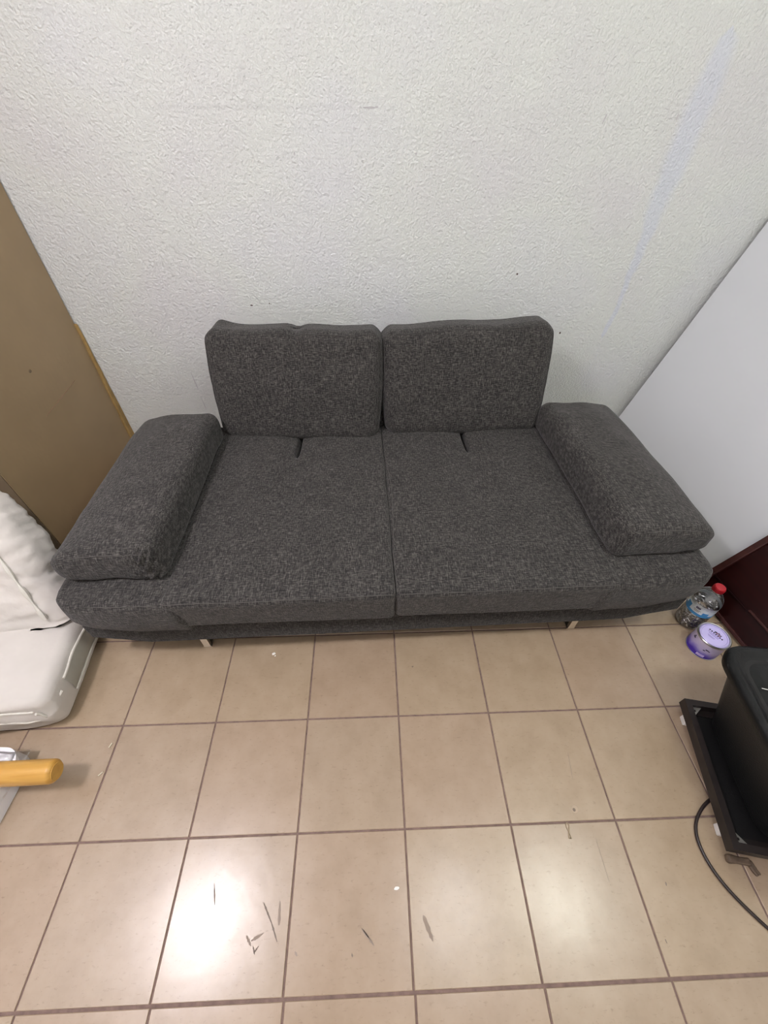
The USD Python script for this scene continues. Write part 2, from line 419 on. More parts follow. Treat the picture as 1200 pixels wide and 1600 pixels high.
for a in [(.584, .891, .009, .009, M_mark), (.856, .631, .009, .012, M_mark), (-.589, .782, .014, .006, M_mark), (-.509, .789, .005, .006, M_mark), (-.322, 1.293, .006, .012, M_mark_g),
          (.783, 1.384, .005, .03, M_mark_g, -15), (1.045, 1.387, .006, .02, M_mark_g), (-.951, .42, .0045, .10, M_mark_g, 4), (-.945, .30, .003, .08, M_mark_g, 3),
          (-.05, 1.411, .05, .006, M_mark_g), (-.025, 1.412, .012, .006, M_mark_g), (.117, 1.291, .006, .01, M_mark_g)]:
    wall_mark(*a)
obj_l = tag(obj('wall_left', box(X0 - .06, (Y0 + 1.6) / 2, CEIL_Z / 2, .12, 1.6 - Y0, CEIL_Z), M_wall2, smooth=False), 'white painted side wall to the left', None, None, 'structure')
tag(obj('wall_right', box(X1 + .06, (Y0 + 1.6) / 2, CEIL_Z / 2, .12, 1.6 - Y0, CEIL_Z), M_wall2, smooth=False), 'white painted side wall to the right', None, None, 'structure')
tag(obj('wall_front', box((X0 + X1) / 2, Y0 - .06, CEIL_Z / 2, X1 - X0 + .24, .12, CEIL_Z), M_wall2, smooth=False), 'white painted wall behind the viewer', None, None, 'structure')
tag(obj('ceiling', box((X0 + X1) / 2, (Y0 + 1.62) / 2, CEIL_Z + .06, X1 - X0 + .24, 1.75 - Y0, .12), M_ceil, smooth=False), 'white painted ceiling', None, None, 'structure')

for k, ((lx, ly), power, tint) in enumerate(LAMPS):
    t = thing('ceiling_lamp', ('round white ceiling lamp on the left, above the yellow pole', 'round white ceiling lamp on the right, above the black tub', 'round white ceiling lamp in the middle of the row of three, dimmest')[k], 'lamp', (lx, ly, CEIL_Z))
    obj('housing', lathe([(0, -.001), (.225, -.001), (.23, -.012), (.225, -.03), (.205, -.034), (.2, -.02), (0, -.02)], 48), M_plastic_w, t)
    e = mat(f'lamp_glow_{k}', {'e': ('emission', dict(color=tint, strength=power))}, (), 'e.emission')
    obj('diffuser', lathe([(0, -.170), (.05, -.165), (.095, -.147), (.13, -.115), (.148, -.075), (.15, -.035), (.15, -.022), (0, -.022)], 48), e, t)

# ------------------------------------------------------------------ sofa
SO = np.array([-0.01, 0.285, 0.0]); SROT = 1.2
sofa = thing('sofa', 'charcoal grey tweed two-seater sofa with padded flap arms and metal legs', 'sofa', SO, SROT)
_c, _s = math.cos(R8(SROT)), math.sin(R8(SROT))


def w2s(v):
    d = np.asarray(v, float) - SO
    return np.stack([d[..., 0] * _c + d[..., 1] * _s, -d[..., 0] * _s + d[..., 1] * _c, d[..., 2]], -1)


def fbm(p, sc, seed):
    return meshkit.fbm(np.asarray(p) * sc, 3, seed) - 0.5


# base frame: shallow box, ends rising outwards
m, n = rbox(1.0, .44, .07, .012, 24, 8, 2, 3)
v = m.vertices; v[:, 2] += .199; v[:, 1] += .392 + .012 * sstep(.0, .07, v[:, 2] - .203)
e_ = sstep(.80, 1.0, np.abs(v[:, 0])); v[:, 2] += e_ * .05 * (v[:, 2] < .2)
v[:, 2] += fbm(v, 6, 3) * .006
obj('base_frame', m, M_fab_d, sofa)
for sx in (-1, 1):
    for yy in (0.0, .70):
        lx = .690 if sx > 0 else -.685
        lg = cat_([box(lx, yy, .072, .024, .012, .140), box(lx, yy + .012, .004, .03, .034, .006), box(lx, yy + .014, .14, .06, .05, .006)])
        obj('leg', lg, M_chrome, sofa, False)

SEAT_W = .675


def seat_fn(side):
    cx = side * SEAT_W / 2

    def f(v):
        """rounded box in cushion space -> sofa space"""
        p = v.copy()
        x, y, z = v[:, 0], v[:, 1], v[:, 2]
        top = sstep(-.02, .06, z)
        p[:, 2] += top * .014 * (1 - (x / .34) ** 2) * (1 - (y / .46) ** 2)
        p[:, 2] -= top * .018 * gauss(x, .10) * gauss(y - .10, .22)                 # sat-in hollow
        slit = sstep(.165, .235, y) * gauss(x - side * .008 - .02 * (y - .28), .0065)
        p[:, 2] -= top * (.050 * slit + .014 * sstep(.17, .30, y) * gauss(x, .05))
        p[:, 2] -= top * .010 * sstep(.30, .45, y)
        lean = sstep(-.08, .08, z)
        p[:, 1] += np.where(y < -.40, (1 - lean) * .018, 0)                        # front face runs back towards its foot
        p[:, 2] -= (y < -.3) * .006 * np.sin((x + side * .1) * 5.0) * (1 - lean)
        w = fbm(np.c_[x * 1.2, y * 1.2, z], 7, 11 + side) * .010 + fbm(np.c_[x * 3, y, z], 12, 17 + side) * .003
        p[:, 2] += top * w
        p[:, 0] += .010 * fbm(np.c_[x, y * 1.5, z], 6, 29) * (np.abs(x) > .25)
        return p + np.array([cx, .385, .352])
    return f


SEAT_H = (.3395, .485, .082)
for side in (-1, 1):
    fine = list(np.linspace(-.05, .05, 31))
    m, n = rbox(*SEAT_H, .021, 36, 44, 6, 5, ex=fine, ey=list(np.linspace(.14, .32, 24)))
    f = seat_fn(side); m.vertices = f(m.vertices)
    s_ = obj('seat_cushion', m, M_fab, sofa, True)
    k = .0185
    hx, hy, hz = SEAT_H
    xs = np.linspace(-hx + .012, hx - .012, 60)
    front = np.c_[xs, np.full(60, -hy + .0055), np.full(60, hz - .0055)]
    ys = np.linspace(-hy + .012, hy - .15, 50)
    ins = .013 * gauss(ys + .06, .17) * (side > 0)
    inner = np.c_[-side * (hx - .0055 - ins), ys, np.full(50, hz - .0055) + np.minimum(ins, .0048)]
    outer = np.c_[np.full(12, side * (hx - .004)), np.full(12, -hy + .0055) + np.linspace(0, .1, 12), np.full(12, hz - .006)]
    obj('seam', cat_([tube(f(front), .0013, 5), tube(f(inner), .0013, 5)]), M_seam, s_)

# arm bases: the seat-level wings beside the seats
for side in (-1, 1):
    hx, hy, hz = .186, .455, .092
    m, n = rbox(hx, hy, hz, .030, 14, 24, 4, 6)
    v = m.vertices; RC = .07
    a, b = np.clip((side * v[:, 0] - hx + RC) / RC, 0, 1), np.clip((np.abs(v[:, 1]) - hy + RC) / RC, 0, 1)
    a, b = a * np.sqrt(1 - b * b / 2), b * np.sqrt(1 - a * a / 2)
    v[:, 0] = np.where(side * v[:, 0] > hx - RC, side * (hx - RC + RC * a), v[:, 0]); v[:, 1] = np.where((np.abs(v[:, 1]) > hy - RC) & (side * v[:, 0] > hx - RC), np.sign(v[:, 1]) * (hy - RC + RC * b), v[:, 1])
    s = sstep(-.04, .18, side * v[:, 0]); v[:, 2] -= .010 * sstep(-.10, -.18, side * v[:, 0])
    v[:, 2] -= s * .012 * np.clip(v[:, 2] / .07, -1, 1)
    v[:, 1] += sstep(-.05, -.35, v[:, 1]) * (s * .018 + sstep(0, .09, -v[:, 2]) * .02)
    v[:, 0] += side * (-.025) * sstep(0, .09, -v[:, 2]) * s
    v += n * (fbm(v, 9, 41 + side) * .007)[:, None]
    v += np.array([side * .816, .385 - .032, .343])
    b_ = obj('arm_base', m, M_fab, sofa, True)
    xs = np.linspace(-.13, .10, 30)
    p = np.c_[side * (.816 + xs), np.full(30, -.0925) + .018 * sstep(-.05, .17, xs), np.full(30, .4265) - .012 * sstep(-.05, .17, xs)]
    obj('seam', tube(p, .0013, 5), M_seam, b_)

# padded flap arms lying on the wings
for side in (-1, 1):
    hx, hy, hz = .153, .375, .066
    m, n = rbox(hx, hy, hz, .040, 16, 34, 5, 6)
    v = m.vertices; x, y, z = v.T.copy(); xo = side * x                      # xo > 0 outwards
    v[:, 2] += sstep(.0, .055, z) * (.016 * (1 - (xo / .17) ** 2) * (1 - (y / .40) ** 2) - .020 * sstep(.0, .165, xo) + .004 * sstep(0, -.165, xo))
    v[:, 2] += sstep(0, -.055, z) * .012 * sstep(.03, .165, xo)
    v[:, 0] += side * .016 * sstep(.35, -.35, y) * sstep(-.06, .06, z) * sstep(-.05, -.14, xo)
    v[:, 0] += side * .012 * (1 - (z / .068) ** 2) * sstep(.05, .14, xo)
    # gathered corner at the front
    gx = gauss(xo + .11, .05) * sstep(-.30, -.38, y) * (side < 0)
    v[:, 1] += gx * .008 * np.sin((xo * 1.0 + z * .8) * 230)
    v[:, 2] -= sstep(.2, .39, y) * .010
    v += n * (fbm(v, 8, 61 + side) * .010 + fbm(v, 22, 66 + side) * .003)[:, None]
    a = R8(side * 0.8); ca, sa = math.cos(a), math.sin(a)
    v[:, :2] = np.c_[v[:, 0] * ca - v[:, 1] * sa, v[:, 0] * sa + v[:, 1] * ca]
    yo = {-1: .365, 1: .372}[side]
    v += np.array([side * (.816 if side < 0 else .818), yo, .489])
    arm = obj('armrest', m, M_fab, sofa, True)
    xs = np.linspace(-.115, .105, 34)
    p = np.c_[side * xs, np.full(34, -.3655), np.full(34, .052 - .0)]
    p[:, 2] += .004 - .018 * sstep(.0, .165, xs)
    p[:, :2] = np.c_[p[:, 0] * ca - p[:, 1] * sa, p[:, 0] * sa + p[:, 1] * ca]
    obj('seam', tube(p + np.array([side * (.816 if side < 0 else .818), yo, .489]), .0013, 5), M_seam, arm)

# back support (mostly hidden behind the cushions)
m, n = rbox(.60, .045, .20, .03, 14, 3, 8, 4); v = m.vertices
v[:, 1] += .20 * (v[:, 2] + .2) * .55 + .80; v[:, 2] += .44
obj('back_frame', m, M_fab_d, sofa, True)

# two loose back cushions, each set at its own slight angle
for k, (cx, yb, w, yaw, seed) in enumerate([(-.372, .958, .664, -3.2, 81), (.320, .974, .662, 1.0, 95)]):
    hx, hy, hz = w / 2, .084, .212
    m, n = rbox(hx, hy, hz, .050, 34, 5, 26, 8)
    P = m.vertices.copy(); hollow = (M_fab, M_fab)[k]

    def deform(P, n=None, k=k, hx=hx, hz=hz, seed=seed):
        P = P.copy(); RC = .036
        a, b = np.clip((np.abs(P[:, 0]) - hx + RC) / RC, 0, 1), np.clip((np.abs(P[:, 2]) - hz + RC) / RC, 0, 1)
        a, b = a * np.sqrt(1 - b * b / 2), b * np.sqrt(1 - a * a / 2)
        P[:, 0] = np.where(np.abs(P[:, 0]) > hx - RC, np.sign(P[:, 0]) * (hx - RC + RC * a), P[:, 0])
        P[:, 2] = np.where(np.abs(P[:, 2]) > hz - RC, np.sign(P[:, 2]) * (hz - RC + RC * b), P[:, 2])
        v = P.copy(); x, y, z = P.T
        u, t = x / hx, z / hz
        v[:, 2] += .020 * sstep(-hy, hy, y) * sstep(.3, 1, t)
        v[:, 1] += np.where(y < 0, -.022, .016) * (1 - u ** 2) * (1 - t ** 2)
        v[:, 0] += x * .022 * (t + .2)
        v[:, 0] += np.sign(x) * .012 * (1 - t ** 2) * np.abs(u) ** 3
        v[:, 2] += np.where(z > 0, .0035 * np.cos(u * 6 + k) * sstep(.3, .8, t), -.004 * (1 - u ** 2))
        if k == 0:
            v[:, 2] -= .011 * gauss(x - .01, .025) * sstep(.6, 1, t)
            v[:, 1] += .016 * gauss(x - .012 - (z - .19) * -.25, .022) * sstep(.45, .85, t) * (y < 0)
            v[:, 2] += .012 * gauss(u + .90, .14) * sstep(.6, 1, t) * sstep(-.04, .05, y)          # peaked corner
        else:
            v[:, 1] += .008 * gauss(x + .03, .02) * sstep(.5, .9, t) * (y < 0)
            v[:, 2] += .010 * u * sstep(.4, 1, t)
        w1 = fbm(np.c_[x, y, z], 9, seed) * .012 + fbm(np.c_[x * .6, y, z * 2.2], 16, seed + 3) * .005
        v[:, 1] += np.where(y < 0, -w1, w1); v[:, 2] += w1 * .4 * (np.abs(t) > .8)
        lean = trimesh.transformations.rotation_matrix(R8(-18), [1, 0, 0])
        v[:, 2] += .212; v[:, 1] += .09
        v = trimesh.transform_points(v, lean)
        v = trimesh.transform_points(v, rot([0, 0, 1], yaw))
        return w2s(v + np.array([cx, yb, .425]))

    m.vertices = deform(P)
    c_ = obj('back_cushion', m, M_fab, sofa, True)
    xs = np.linspace(-hx + .045, hx - .045, 70); q = .0140
    top = np.c_[xs, np.full(70, -hy + q), np.full(70, hz - q)]
    zs = np.linspace(-hz + .045, hz - .045, 40)
    sidel = np.c_[np.full(40, -hx + q), np.full(40, -hy + q), zs]; sider = sidel * [-1, 1, 1]
    obj('seam', cat_([tube(deform(s), .0013, 5) for s in (top, sidel, sider)]), M_fold, c_)

# ------------------------------------------------------------------ tan panel, left
t = thing('tan_panel', 'tan painted wooden panel standing upright beside the left armrest', 'panel', (-1.385, 1.08, 0))
obj('board', box(-.025, -.002, .98, .05, .772, 1.96), M_tan, t, False)
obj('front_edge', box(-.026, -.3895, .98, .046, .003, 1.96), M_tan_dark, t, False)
m, n = rbox(.008, .010, .36, .004, 2, 2, 30, 2)
v = m.vertices; v[:, 2] += .36; wdt = .35 + 1.7 * sstep(.78, .0, v[:, 2]); v[:, 1] *= wdt; v[:, 1] += fbm(v, 14, 5) * .01 - .006 * (wdt - 1); v[:, 0] += .004; v[:, 1] += .380
obj('raw_edge_strip', m, M_tan_edge, t, True)
pm = lambda y0, z0, y1, z1, w: tube([(.0002, y0, z0), (.0002, (y0 + y1) / 2 + .004, (z0 + z1) / 2), (.0002, y1, z1)], w, 4)
obj('scratch', pm(-.056, .5246, .20, .545, .0012), plain('panel_scratch', (.22, .12, .065), .7), t, False)
m = trimesh.creation.icosphere(2, 1.0); m.apply_scale((.0012, .008, .006)); m.apply_translation((0, .001, .688)); obj('stain', m, plain('panel_stain', (.17, .12, .07), .7), t, True)

# ------------------------------------------------------------------ right: leaning white board and dark red panel
PHI = R8(8.0)
D = np.array([-math.sin(PHI), math.cos(PHI), 0.0]); N = np.array([D[1], -D[0], 0.0]); MID = np.array([1.2685, .2645, 0.0])


def leaning(mesh, off, lean):
    """Local frame: x along the floor line (towards the back wall), y up the slope, z out of the front face."""
    e = math.cos(lean) * np.array([0, 0, 1.0]) + math.sin(lean) * N
    nf = np.cross(D, e); nf = nf if nf[0] < 0 else -nf
    v = mesh.vertices
    mesh.vertices = v[:, :1] * D + v[:, 1:2] * e + v[:, 2:3] * nf + N * off
    mesh.fix_normals(); return mesh


LW = R8(16.487)
wb = thing('white_board', 'large smooth white board leaning against the wall right of the sofa', 'board', MID)
wb_far = 1.192
TB = .022
up_w = lambda mm: leaning(mm, .16, LW)
m, n = rbox(.55, .76, TB / 2, .003, 2, 2, 1, 2); m.vertices += np.array([wb_far - .55, .76 + .006, -TB / 2])
obj('board_face', up_w(m), M_white_board, wb)
obj('edge_band', up_w(box(wb_far + .0006, .766, -TB / 2 - .001, .0014, 1.51, TB - .005)), M_edge_grey, wb, False)

LD = R8(34.98)
dp = thing('dark_red_panel', 'dark mahogany red wooden panel leaning low beside the black tub', 'panel', MID)
up_d = lambda mm: leaning(mm, 0.0, LD)
d_far, d_near, SL = .222, -1.05, .375
L_ = d_far - d_near
obj('veneer', up_d(box((d_far + d_near) / 2, SL / 2 + .012, -.016, L_ - .01, SL - .01, .012)), M_mahog, dp, False)
m, n = rbox(.0125, SL / 2, .012, .004, 2, 4, 2, 3); m.vertices += np.array([d_far - .0125, SL / 2 + .012, -.010]); obj('end_rail', up_d(m), M_mahog_rim, dp)
m, n = rbox(.0125, SL / 2, .012, .004, 2, 4, 2, 3); m.vertices += np.array([d_near + .0125, SL / 2 + .012, -.010]); obj('end_rail', up_d(m), M_mahog_rim, dp)
m, n = rbox(L_ / 2 - .025, .007, .009, .003, 4, 2, 2, 3); m.vertices += np.array([(d_far + d_near) / 2, .02, -.008]); obj('bottom_rail', up_d(m), M_mahog_rim, dp)
m, n = rbox(.085, .003, .005, .002, 4, 2, 2, 2); m.vertices += np.array([d_far - .025 - .085, .105, -.008]); obj('ridge', up_d(m), M_mahog, dp)
m, n = rbox(L_ / 2 - .11, .0045, .006, .002, 4, 2, 2, 2); m.vertices += np.array([(d_far + d_near) / 2 - .085, .112, -.007]); obj('ridge', up_d(m), M_mahog_rim, dp)

# ------------------------------------------------------------------ white cotton mattress seat and its back cushion
MO = np.array([-1.075, 0.004, 0.0])
ms = thing('seat_mattress', 'low white cotton seat mattress with grey piped side lying on the floor', 'mattress', MO, 6.0)
hx, hy, hz = .40, .32, .088
m, n = rbox(hx, hy, hz, .030, 24, 24, 6, 6)


def mat_fn(P, n=None):
    v = P.copy(); x, y, z = P.T
    v[:, 2] += (z > 0) * .014 * (1 - (x / hx) ** 2) * (1 - (y / hy) ** 2) - (z > 0) * .03 * sstep(.18, .40, x) * .35
    v[:, 0] += np.where(x > .2, .010 * np.cos(z / hz * 1.5), 0) + np.where((x > .3), fbm(P, 14, 4) * .008, 0)
    v[:, 1] += np.where(y < -.2, fbm(P * [1, 1, 2.5], 10, 8) * .022 - .006 * np.cos(z * 40), 0)
    cr = sstep(.30, .40, x) * sstep(-.26, -.36, y)
    v[:, 0] -= cr * .012; v[:, 1] += cr * .008
    v[:, 2] += (z > 0) * fbm(P, 7, 15) * .012
    return v + np.array([-hx, hy, hz])


P = m.vertices.copy(); m.vertices = mat_fn(P)
obj('cover', m, M_cotton, ms, True)
ys = np.linspace(-hy + .10, hy - .02, 60)
def side_line(z, wob, x=hx):
    p = np.c_[np.full(60, x), ys, np.full(60, z) + wob * np.sin(ys * 40) * .3]
    return mat_fn(p)
band_lo, band_hi = side_line(-.036, 0), side_line(.050, 0)
bl, bh = band_lo + [.0030, 0, 0], band_hi + [.0030, 0, 0]
md = (bl + bh) / 2 + [.0060, 0, 0]
vs = np.vstack([bl, md, bh, bl - [.012, 0, 0], bh - [.012, 0, 0]]); f = []
for a, b in ((0, 1), (1, 2), (3, 0), (2, 4)):
    for i in range(59):
        f += [(a * 60 + i, a * 60 + i + 1, b * 60 + i + 1), (a * 60 + i, b * 60 + i + 1, b * 60 + i)]
obj('side_border', trimesh.Trimesh(vs, np.array(f), process=False), M_cotton_g, ms, True)
obj('piping', tube(side_line(-.038, .004) + [.004, 0, 0], .0042, 7), M_piping, ms)
obj('piping', tube(side_line(.052, .008) + [.004, 0, 0], .0042, 7), M_piping, ms)
xs = np.linspace(-hx + .03, hx - .045, 50)
for zz in (.05, .005):
    obj('piping', tube(mat_fn(np.c_[xs, np.full(50, -hy + (.003 if zz > .03 else .0)), np.full(50, zz) + .004 * np.sin(xs * 30)]) + [0, (-.003 if zz > .03 else .001), 0], .0034, 6), M_piping, ms)
for a, b in (((.37, -.33, .05), (.385, -.30, -.02)), ((.385, -.29, .03), (.40, -.25, .036))):
    q = np.linspace(0, 1, 12)[:, None]; p = np.array(a) * (1 - q) + np.array(b) * q
    obj('pucker', tube(mat_fn(p) + [.001, -.001, .001], .0045, 6), M_piping, ms)

bc = thing('white_back_cushion', 'big creased white cotton cushion leaning back on the seat mattress', 'cushion', (-1.09, .262, .179), 0.0)
hx, hy, hz = .36, .075, .27
m, n = rbox(hx, hy, hz, .055, 34, 6, 34, 6); P = m.vertices.copy(); x, y, z = P.T; v = m.vertices
v[:, 1] += np.where(y < 0, -.045, .02) * (1 - (x / hx) ** 2) * (1 - (z / hz) ** 2)
wr = fbm(np.c_[x * 2.0, y, z * 5 + x * 2], 5, 33) * .036 + fbm(np.c_[x * 3, y, z * 6], 12, 37) * .014
v += n * wr[:, None]
v[:, 0] -= .05 * sstep(.1, .3, z) * sstep(.2, .36, x)
v[:, 2] += .03 * sstep(-.05, -.3, z) * 0
m.apply_translation((-hx, hy, hz)); m.apply_transform(rot([0, 1, 0], -21)); m.apply_transform(rot([1, 0, 0], -30))
m.vertices[:, 2] = np.maximum(m.vertices[:, 2] - .014, .0)
obj('cover', m, M_cotton, bc, True)
# stitched seam running just inside the right edge, with puckers
zs = np.linspace(-hz + .06, hz - .06, 50)
p = np.c_[np.full(50, hx - .065) - .05 * sstep(.1, .3, zs), np.full(50, -hy + .002), zs]
p[:, 1] += -.045 * (1 - (p[:, 0] / hx) ** 2) * (1 - (zs / hz) ** 2)
tp = p + [-hx, hy, hz]; Tm = rot([1, 0, 0], -30) @ rot([0, 1, 0], -21)
obj('seam', tube(trimesh.transform_points(tp, Tm), .006 + .003 * np.sin(np.linspace(0, 30, 50)), 6), M_piping, bc)

# ------------------------------------------------------------------ wrapped white tray and yellow pole, lower left
TO = np.array([-1.135, -.105, 0])
tr = thing('white_tray', 'shallow white plastic tray in clear film lying under the yellow pole', 'tray', TO, -3.0)
outer = sbox(-.42, -.46, .0, .03).buffer(-.05).buffer(.05)
inner = sbox(-.38, -.42, -.035, -.01).buffer(-.035).buffer(.035)
bot = extrude_polygon(outer, .012, engine='earcut')
rim = extrude_polygon(outer.difference(inner), .070, engine='earcut')
obj('rim', rim, M_plastic_w, tr, 30)
b = extrude_polygon(inner, .012, engine='earcut'); b.apply_translation((0, 0, .004)); obj('lining', b, M_grey_in, tr, 30)
for k in range(3):
    s = box(-.075 - .03 * k, -.06 - .008 * k, .035, .012, .10, .036); s.apply_transform(trimesh.transformations.rotation_matrix(R8(-35), [0, 0, 1], (-.075 - .03 * k, -.06, 0)))
    obj('slat', s, M_plastic_w, tr, False)
gx, gy = np.meshgrid(np.linspace(-.42, .003, 60), np.linspace(-.14, .033, 30), indexing='ij')
pz = .073 + .011 * meshkit.fbm(np.stack([gx * 38, gy * 38, gx * 0], -1), 3, 5) + .006 * np.abs(meshkit.noise(np.stack([gx * 22, gy * 55, gx * 0], -1), 9) - .5)
ed = np.maximum(sstep(-.02, .003, gx), sstep(.012, .033, gy)) * .55; pz = pz * (1 - ed) + .006 * ed + .001
nb = 30; idx = np.arange(60 * 30).reshape(60, 30)
q = np.stack([idx[:-1, :-1], idx[1:, :-1], idx[1:, 1:], idx[:-1, 1:]], -1).reshape(-1, 4)
film = trimesh.Trimesh(np.stack([gx, gy, pz], -1).reshape(-1, 3), np.vstack([q[:, [0, 1, 2]], q[:, [0, 2, 3]]]), process=False)
obj('film', film, M_film, tr, True)

po = thing('wooden_pole', 'thick yellow varnished wooden pole with rounded end lying across the tray', 'pole', (-.968, -.152, .118), 0)
PR = .0315
prof = [(0, 0), (.018, -.0005), (.026, -.003), (.030, -.008), (PR, -.014), (PR, -.78), (.029, -.785), (0, -.785)]
m = lathe(prof, 40); m.fix_normals(); m.apply_transform(rot([0, 1, 0], 90)); m.apply_transform(rot([0, 0, 1], .8))
obj('shaft', m, M_pole, po, 40)
m = lathe([(0, .0008), (.0235, .0002), (.0235, -.003), (0, -.003)], 32); m.apply_transform(rot([0, 1, 0], 90)); m.apply_transform(rot([0, 0, 1], .8)); obj('end_grain', m, pine('pine_end', (.50, .27, .05), (.60, .34, .07), (50, 50, 50), .45), po, 40)

# ------------------------------------------------------------------ black tub on its iron frame
FO = np.array([.935, .003, 0]); FR = -11.7
fr = thing('iron_frame', 'black angle iron floor frame carrying the black tub', 'frame', FO, FR)
FW, FL = .37, .39
zt, zb, th = .062, .026, .004


def rail(x0, y0, x1, y1, side):
    """angle iron: upright flange on the outside, flat flange turned inwards under the tub"""
    return None


def angle_rail(name, x0, y0, x1, y1, nx, ny):
    lx, ly = x1 - x0, y1 - y0; L = math.hypot(lx, ly); cxm, cym = (x0 + x1) / 2, (y0 + y1) / 2
    if abs(lx) > abs(ly):
        up = box(cxm, y0 + ny * .009, (zt + zb) / 2, L, .018, zt - zb); fl = box(cxm, y0 + ny * .026, zb + .002, L - .02, .020, .004)
    else:
        up = box(x0 + nx * .009, cym, (zt + zb) / 2, .018, L, zt - zb); fl = box(x0 + nx * .026, cym, zb + .002, .020, L - .02, .004)
    obj(name, cat_([up, fl]), M_frame, fr, False)


angle_rail('rail', 0, 0, 0, -FL, 1, 0)
angle_rail('rail', FW, 0, FW, -FL, -1, 0)
angle_rail('rail', .018, 0, FW - .018, 0, 0, -1)
angle_rail('rail', .018, -FL, FW - .018, -FL, 0, 1)
for cx_, cy_, a in ((0, 0, 0), (FW, 0, 0), (0, -FL, 0), (FW, -FL, 0)):
    sx_ = 1 if cx_ == 0 else -1; sy_ = -1 if cy_ == 0 else 1
    tri = Polygon([(cx_ + sx_ * .018, cy_ + sy_ * .018), (cx_ + sx_ * .052, cy_ + sy_ * .018), (cx_ + sx_ * .018, cy_ + sy_ * .052)])
    g_ = extrude_polygon(tri.difference(Point(cx_ + sx_ * .029, cy_ + sy_ * .029).buffer(.004)), .003, engine='earcut'); g_.apply_translation((0, 0, .044))
    obj('corner_plate', g_, M_zinc, fr, False)
    m = lathe([(0, 0), (.003, .0), (.003, .003), (0, .003)], 10); m.apply_translation((cx_ + sx_ * .029, cy_ + sy_ * .029, .0435)); obj('screw', m, M_frame, fr, False)
    m, n = rbox(.010, .014, .013, .004, 2, 2, 2, 2); m.vertices += np.array([cx_ + sx_ * .012, cy_ + sy_ * .050, .0125]); obj('foot_pad', m, M_pad, fr)
rag, n = rbox(.030, .010, .008, .006, 10, 4, 3, 3); rag.vertices += n * (fbm(rag.vertices, 40, 3) * .012)[:, None]; rag.vertices += np.array([.035, -FL - .012, .010])
obj('tape_wrap', rag, M_tape, fr, True)
rag, n = rbox(.008, .016, .005, .004, 4, 6, 3, 3); rag.vertices += n * (fbm(rag.vertices, 60, 6) * .008)[:, None]; rag.apply_transform(rot([0, 0, 1], 30)); rag.vertices += np.array([.070, -FL - .024, .006])
obj('tape_wrap', rag, M_tape, fr, True)

obj('base_plate', box(FW / 2, -FL / 2, .0235, FW - .04, FL - .04, .003), M_bin, fr, False)  # added black sheet, stands in for the shade between rails and tub
tb = thing('storage_tub', 'black plastic storage tub with a ribbed lid on the iron frame', 'tub', (1.111, -.218, .032), -7.0)


def rrect(hx, hy, r, n=8):
    out = []
    for cx_, cy_, a0 in ((hx - r, hy - r, 0), (-hx + r, hy - r, 90), (-hx + r, -hy + r, 180), (hx - r, -hy + r, 270)):
        for k in range(n + 1):
            a = R8(a0 + 90 * k / n); out.append((cx_ + r * math.cos(a), cy_ + r * math.sin(a)))
    return np.array(out)


def loft(rings, cap_bot=True, cap_top=True):
    k = len(rings[0]); v = np.vstack(rings); f = []
    for i in range(len(rings) - 1):
        for j in range(k):
            l = (j + 1) % k
            f += [(i * k + j, i * k + l, (i + 1) * k + l), (i * k + j, (i + 1) * k + l, (i + 1) * k + j)]
    if cap_bot:
        c0 = len(v); v = np.vstack([v, rings[0].mean(0)]); f += [(c0, (j + 1) % k, j) for j in range(k)]
    if cap_top:
        c1 = len(v); v = np.vstack([v, rings[-1].mean(0)]); o = (len(rings) - 1) * k; f += [(c1, o + j, o + (j + 1) % k) for j in range(k)]
    return trimesh.Trimesh(v, np.array(f), process=False)


ring = lambda hx, hy, r, z, dx=0, dy=0: np.c_[rrect(hx, hy, r) + [dx, dy], np.full(36, z)]
ZR = .283                                            # rim height above the frame
obj('body', loft([ring(.132, .150, .04, .0), ring(.139, .160, .045, .012), ring(.186, .238, .055, ZR - .03), ring(.188, .240, .055, ZR - .005)]), M_bin, tb, 40)
obj('lid', loft([ring(.194, .246, .06, ZR - .035), ring(.206, .258, .062, ZR - .030), ring(.210, .262, .064, ZR - .012), ring(.206, .258, .062, ZR + .002), ring(.196, .248, .056, ZR + .008),
                 ring(.188, .240, .052, ZR + .006), ring(.176, .228, .045, ZR - .004), ring(.160, .212, .04, ZR - .006), ring(.146, .198, .035, ZR + .003), ring(.138, .190, .03, ZR + .005)]), M_lid, tb, 50)
rp, n = rbox(.116, .168, .006, .005, 8, 8, 2, 3); rp.vertices += np.array([0, 0, ZR + .006]); obj('raised_panel', rp, M_lid, tb, 50)
for k in range(5):
    rb_, n = rbox(.011, .125, .006, .005, 2, 8, 2, 3); rb_.vertices += np.array([-.084 + .042 * k, 0, ZR + .014]); obj('rib', rb_, M_lid, tb, 50)

wire = smooth_path([(0, 0, 0), (.03, -.012, .007), (.06, -.014, .0085)], 20)
w_ = tag(obj('wire_scrap', tube(wire + np.array([.971, -.067, .3215]), .0011, 6), M_crumb), 'thin white wire scrap lying on the black tub lid', 'wire')

cab = [(1.02, -.19, .006), (.965, -.225, .005), (.909, -.256, .0045), (.88, -.269, .0045), (.847, -.291, .0045), (.821, -.317, .0045), (.807, -.348, .0045), (.805, -.379, .0045), (.811, -.413, .0045), (.827, -.451, .0045), (.853, -.49, .0045), (.884, -.528, .0045), (.95, -.60, .0045), (1.05, -.70, .0045), (1.2, -.78, .0045)]
tag(obj('power_cable', tube(smooth_path(cab, 140), .0042, 8), M_cable), 'thin black cable curling over the tiles from under the iron frame', 'cable')

